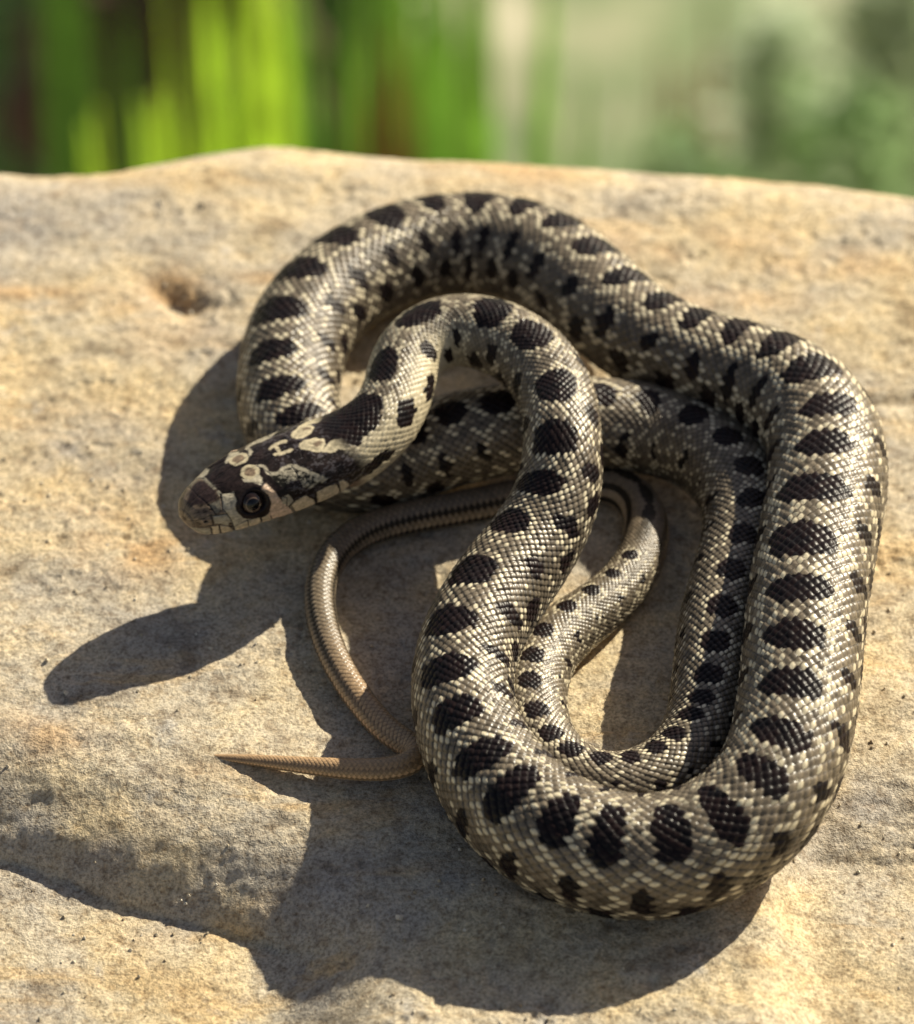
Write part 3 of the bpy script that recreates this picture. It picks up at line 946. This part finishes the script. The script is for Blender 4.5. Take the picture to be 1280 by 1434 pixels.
def leaf_set(seed, lo, hi, n, base, tops, lean, width):
    """loose leaves of one tuft: overlapping, leaning to either side"""
    q = np.random.RandomState(seed)
    return [(q.uniform(lo, hi), q.uniform(*tops), q.uniform(-lean, lean), q.uniform(*width), q.uniform(-5, 5)) for _ in range(n)]

reed_plant('grass_tuft', 350, 63, [(345, -260, 0, 1.5, 0), (368, -200, 12, 1.2, 1.5), (330, -90, -14, 1.1, -1.0)] + leaf_set(1, 310, 390, 5, 0, (-300, 40), 120, (.5, 1.0)), lime,
           'tall lime-green strap leaves standing upright behind the boulder, brightest of the plants')
reed_plant('grass_tuft', 225, 57, [(180, 150, -45, 1.3, 0), (215, 150, 15, 1.8, .5), (260, 130, 40, 1.5, 1.2), (150, 180, -30, 1.5, -1), (290, 150, 20, 1.6, 0)] + leaf_set(2, 150, 300, 7, 0, (130, 190), 60, (.9, 1.5)), lime,
           'low tuft of bright green blades just over the boulder edge, beside the tall lime leaves')
reed_plant('grass_tuft', 90, 80, leaf_set(3, 45, 125, 11, 0, (-260, 80), 60, (.8, 1.4)), mid,
           'mid-green grass tuft at the far left, in front of the dark hollow')
reed_plant('grass_tuft', 450, 72, [(425, -150, 90, 1.3, 0), (455, -120, 110, 1.1, 1), (420, 20, 10, 1.2, -1)] + leaf_set(4, 395, 470, 8, 0, (-200, 150), 150, (.7, 1.2)), green,
           'slanting green blades between the tall lime leaves and the brown dry stalk')
reed_plant('grass_tuft', 640, 69, [(590, -180, -50, 1.2, 0), (640, -220, -40, 1.5, 1), (675, -160, -10, 1.3, .5), (650, -100, 30, 1.4, 0), (618, -120, 10, 1.4, 2), (690, -60, -30, 1.2, 3)] + leaf_set(5, 580, 700, 14, 0, (-200, 170), 190, (.7, 1.3)), green,
           'green strap leaves just right of the brown dry stalk')
reed_plant('dry_stalk', 520, 66, [(520, 40, 30, 1.2, 0), (498, 90, -5, 1.0, .6), (540, 70, 8, .9, -.4)] + leaf_set(6, 490, 550, 4, 0, (-60, 120), 50, (.5, .9)), straw,
           'brown withered stalk and leaves between two green tufts')
reed_plant('dry_stalk', 975, 110, leaf_set(7, 950, 1010, 5, 0, (-60, 120), 60, (.5, .9)), straw,
           'loose dry brown stalks standing alone between the pale ground and the sage bushes')
reed_plant('grass_tuft', 800, 120, leaf_set(8, 700, 930, 16, 0, (40, 190), 200, (.6, 1.1)), sage,
           'thin sage-green grass in front of the bare pale ground')

def lump(name, px, py, y, rx, rz, mat, label, cat, seed, group=None):
    c = at_y(px, py, y)
    ph = np.linspace(0, np.pi, 50)
    az = np.linspace(0, 2 * np.pi, 80, endpoint=False)
    PH, AZ = np.meshgrid(ph, az, indexing='ij')
    r = 1 + .35 * fbm(np.cos(AZ) * np.sin(PH) * 1.6 + 9, np.cos(PH) * 1.6 + np.sin(AZ) * np.sin(PH) * 1.3, seed, 4)
    P = np.stack([rx * r * np.sin(PH) * np.cos(AZ), rx * .8 * r * np.sin(PH) * np.sin(AZ), rz * r * np.cos(PH)], -1)
    o = link(name, grid_mesh(name, P, closed_v=True, flip=True), mat, label=label, category=cat)
    o.location = c
    if group:
        o['group'] = group
    return o

def stone_material(name, c1, c2):
    m, n, l, b = material(name)
    tc = n.new('ShaderNodeTexCoord')
    a = noise_node(n, l, 0.35, 5, 0.6, tc.outputs['Object'])
    r = ramp_node(n, l, a.outputs[0], [(0.38, c1), (0.62, c2)])
    l.new(r.outputs[0], b.inputs['Base Color'])
    b.inputs['Roughness'].default_value = .9
    return m

def bush(name, px, y, top_py, half_px, n, mat, label, seed, lw=1.0):
    """low plant: many small leaves on short stems"""
    r = np.random.RandomState(seed)
    b = at_y(px, 240, y)
    top = at_y(px, top_py, y)[2]
    root = bpy.data.objects.new(name, None)
    COL.objects.link(root)
    root.location = (b[0], y, GZ)
    root['label'] = label
    root['category'] = 'plant'
    H = top - GZ
    W = half_px / PXCM * (1 + y / 60)
    lw = lw * 1.2
    V, F = [], []
    SV, SF = [], []
    for i in range(n):
        a = r.uniform(0, 2 * np.pi)
        q = r.uniform(0, 1) ** .5
        z = H * r.uniform(.12, 1) ** .8
        k = math.sqrt(max(0, 1 - (z / H) ** 2.4)) * .75 + .35
        c = np.array([W * q * math.cos(a) * k, W * .6 * q * math.sin(a) * k, z])
        d = r.normal(size=3)
        d[2] = abs(d[2]) * .6
        d /= np.linalg.norm(d)
        e = np.cross(d, r.normal(size=3))
        e /= np.linalg.norm(e)
        g = np.cross(d, e)
        L, w2 = lw * r.uniform(.7, 1.4), lw * r.uniform(.22, .4)
        k0 = len(V)
        V += [c, c + d * L * .5 + e * w2 + g * .1, c + d * L, c + d * L * .5 - e * w2 + g * .1, c + d * L * .5 - g * .06]
        F += [(k0, k0 + 1, k0 + 4), (k0 + 1, k0 + 2, k0 + 4), (k0 + 2, k0 + 3, k0 + 4), (k0 + 3, k0, k0 + 4)]
    me = bpy.data.meshes.new('leaves')
    me.from_pydata([tuple(v) for v in V], [], F)
    link('leaves', me, mat, root, kind='stuff')
    for i in range(7):
        a = r.uniform(0, 2 * np.pi)
        tip = np.array([W * .6 * math.cos(a), W * .4 * math.sin(a), H * r.uniform(.6, .9)])
        t = np.linspace(0, 1, 8)[:, None]
        mid = tip * t + np.array([0, 0, H * .15]) * np.sin(np.pi * t)
        az = np.linspace(0, 2 * np.pi, 6, endpoint=False)
        rad = (.14 * (1 - t) + .04)
        P = mid[:, None, :] + rad[:, None] * np.stack([np.cos(az), np.sin(az), 0 * az], -1)[None]
        link('stem', grid_mesh('stem', P, closed_v=True), straw, root)
    return root

grey_st = stone_material('grey_stone', (.20, .18, .14), (.38, .35, .28))
litter_st = stone_material('buff_stone', (.17, .18, .12), (.36, .31, .22))
hollow_mat = stone_material('dark_hollow_brown', (.060, .026, .018), (.12, .060, .040))  # dark brown that gives the hollow its darkness by colour
lump('stone', 228, 75, 100, 5.5, 6, hollow_mat, 'dark red-brown clod standing in for the dark hollow behind the bright green tuft', 'filler', 8)  # added lump; its dark colour stands in for the darkness of the hollow
bush('low_bush', 1090, 100, 30, 110, 1300, sage, 'pale sage-green bush behind the right end of the boulder, nearest the dry stalks', 5, 1.3)
bush('low_bush', 1250, 120, -30, 130, 1500, sage, 'larger pale sage-green bush at the far right edge', 15, 1.5)
bush('low_bush', 1190, 82, 150, 210, 1500, mossy, 'mid-green low growth right behind the boulder, under the sage bushes', 6, 1.0)
bush('low_bush', 960, 90, 205, 150, 900, mossy, 'very low mid-green growth over the boulder edge, below the dry stalks', 16, 1.0)
bush('low_bush', 60, 130, -60, 220, 1500, mossy, 'mid-green bush far behind the left tuft', 7, 1.5)
bush('low_bush', 480, 125, -90, 240, 1900, mossy, 'mid-green bush far behind the brown stalk', 9, 1.5)
print('blotches', len(BLOTCH), 'len', TOTAL, 'tris', len(body_me.polygons) * 2)
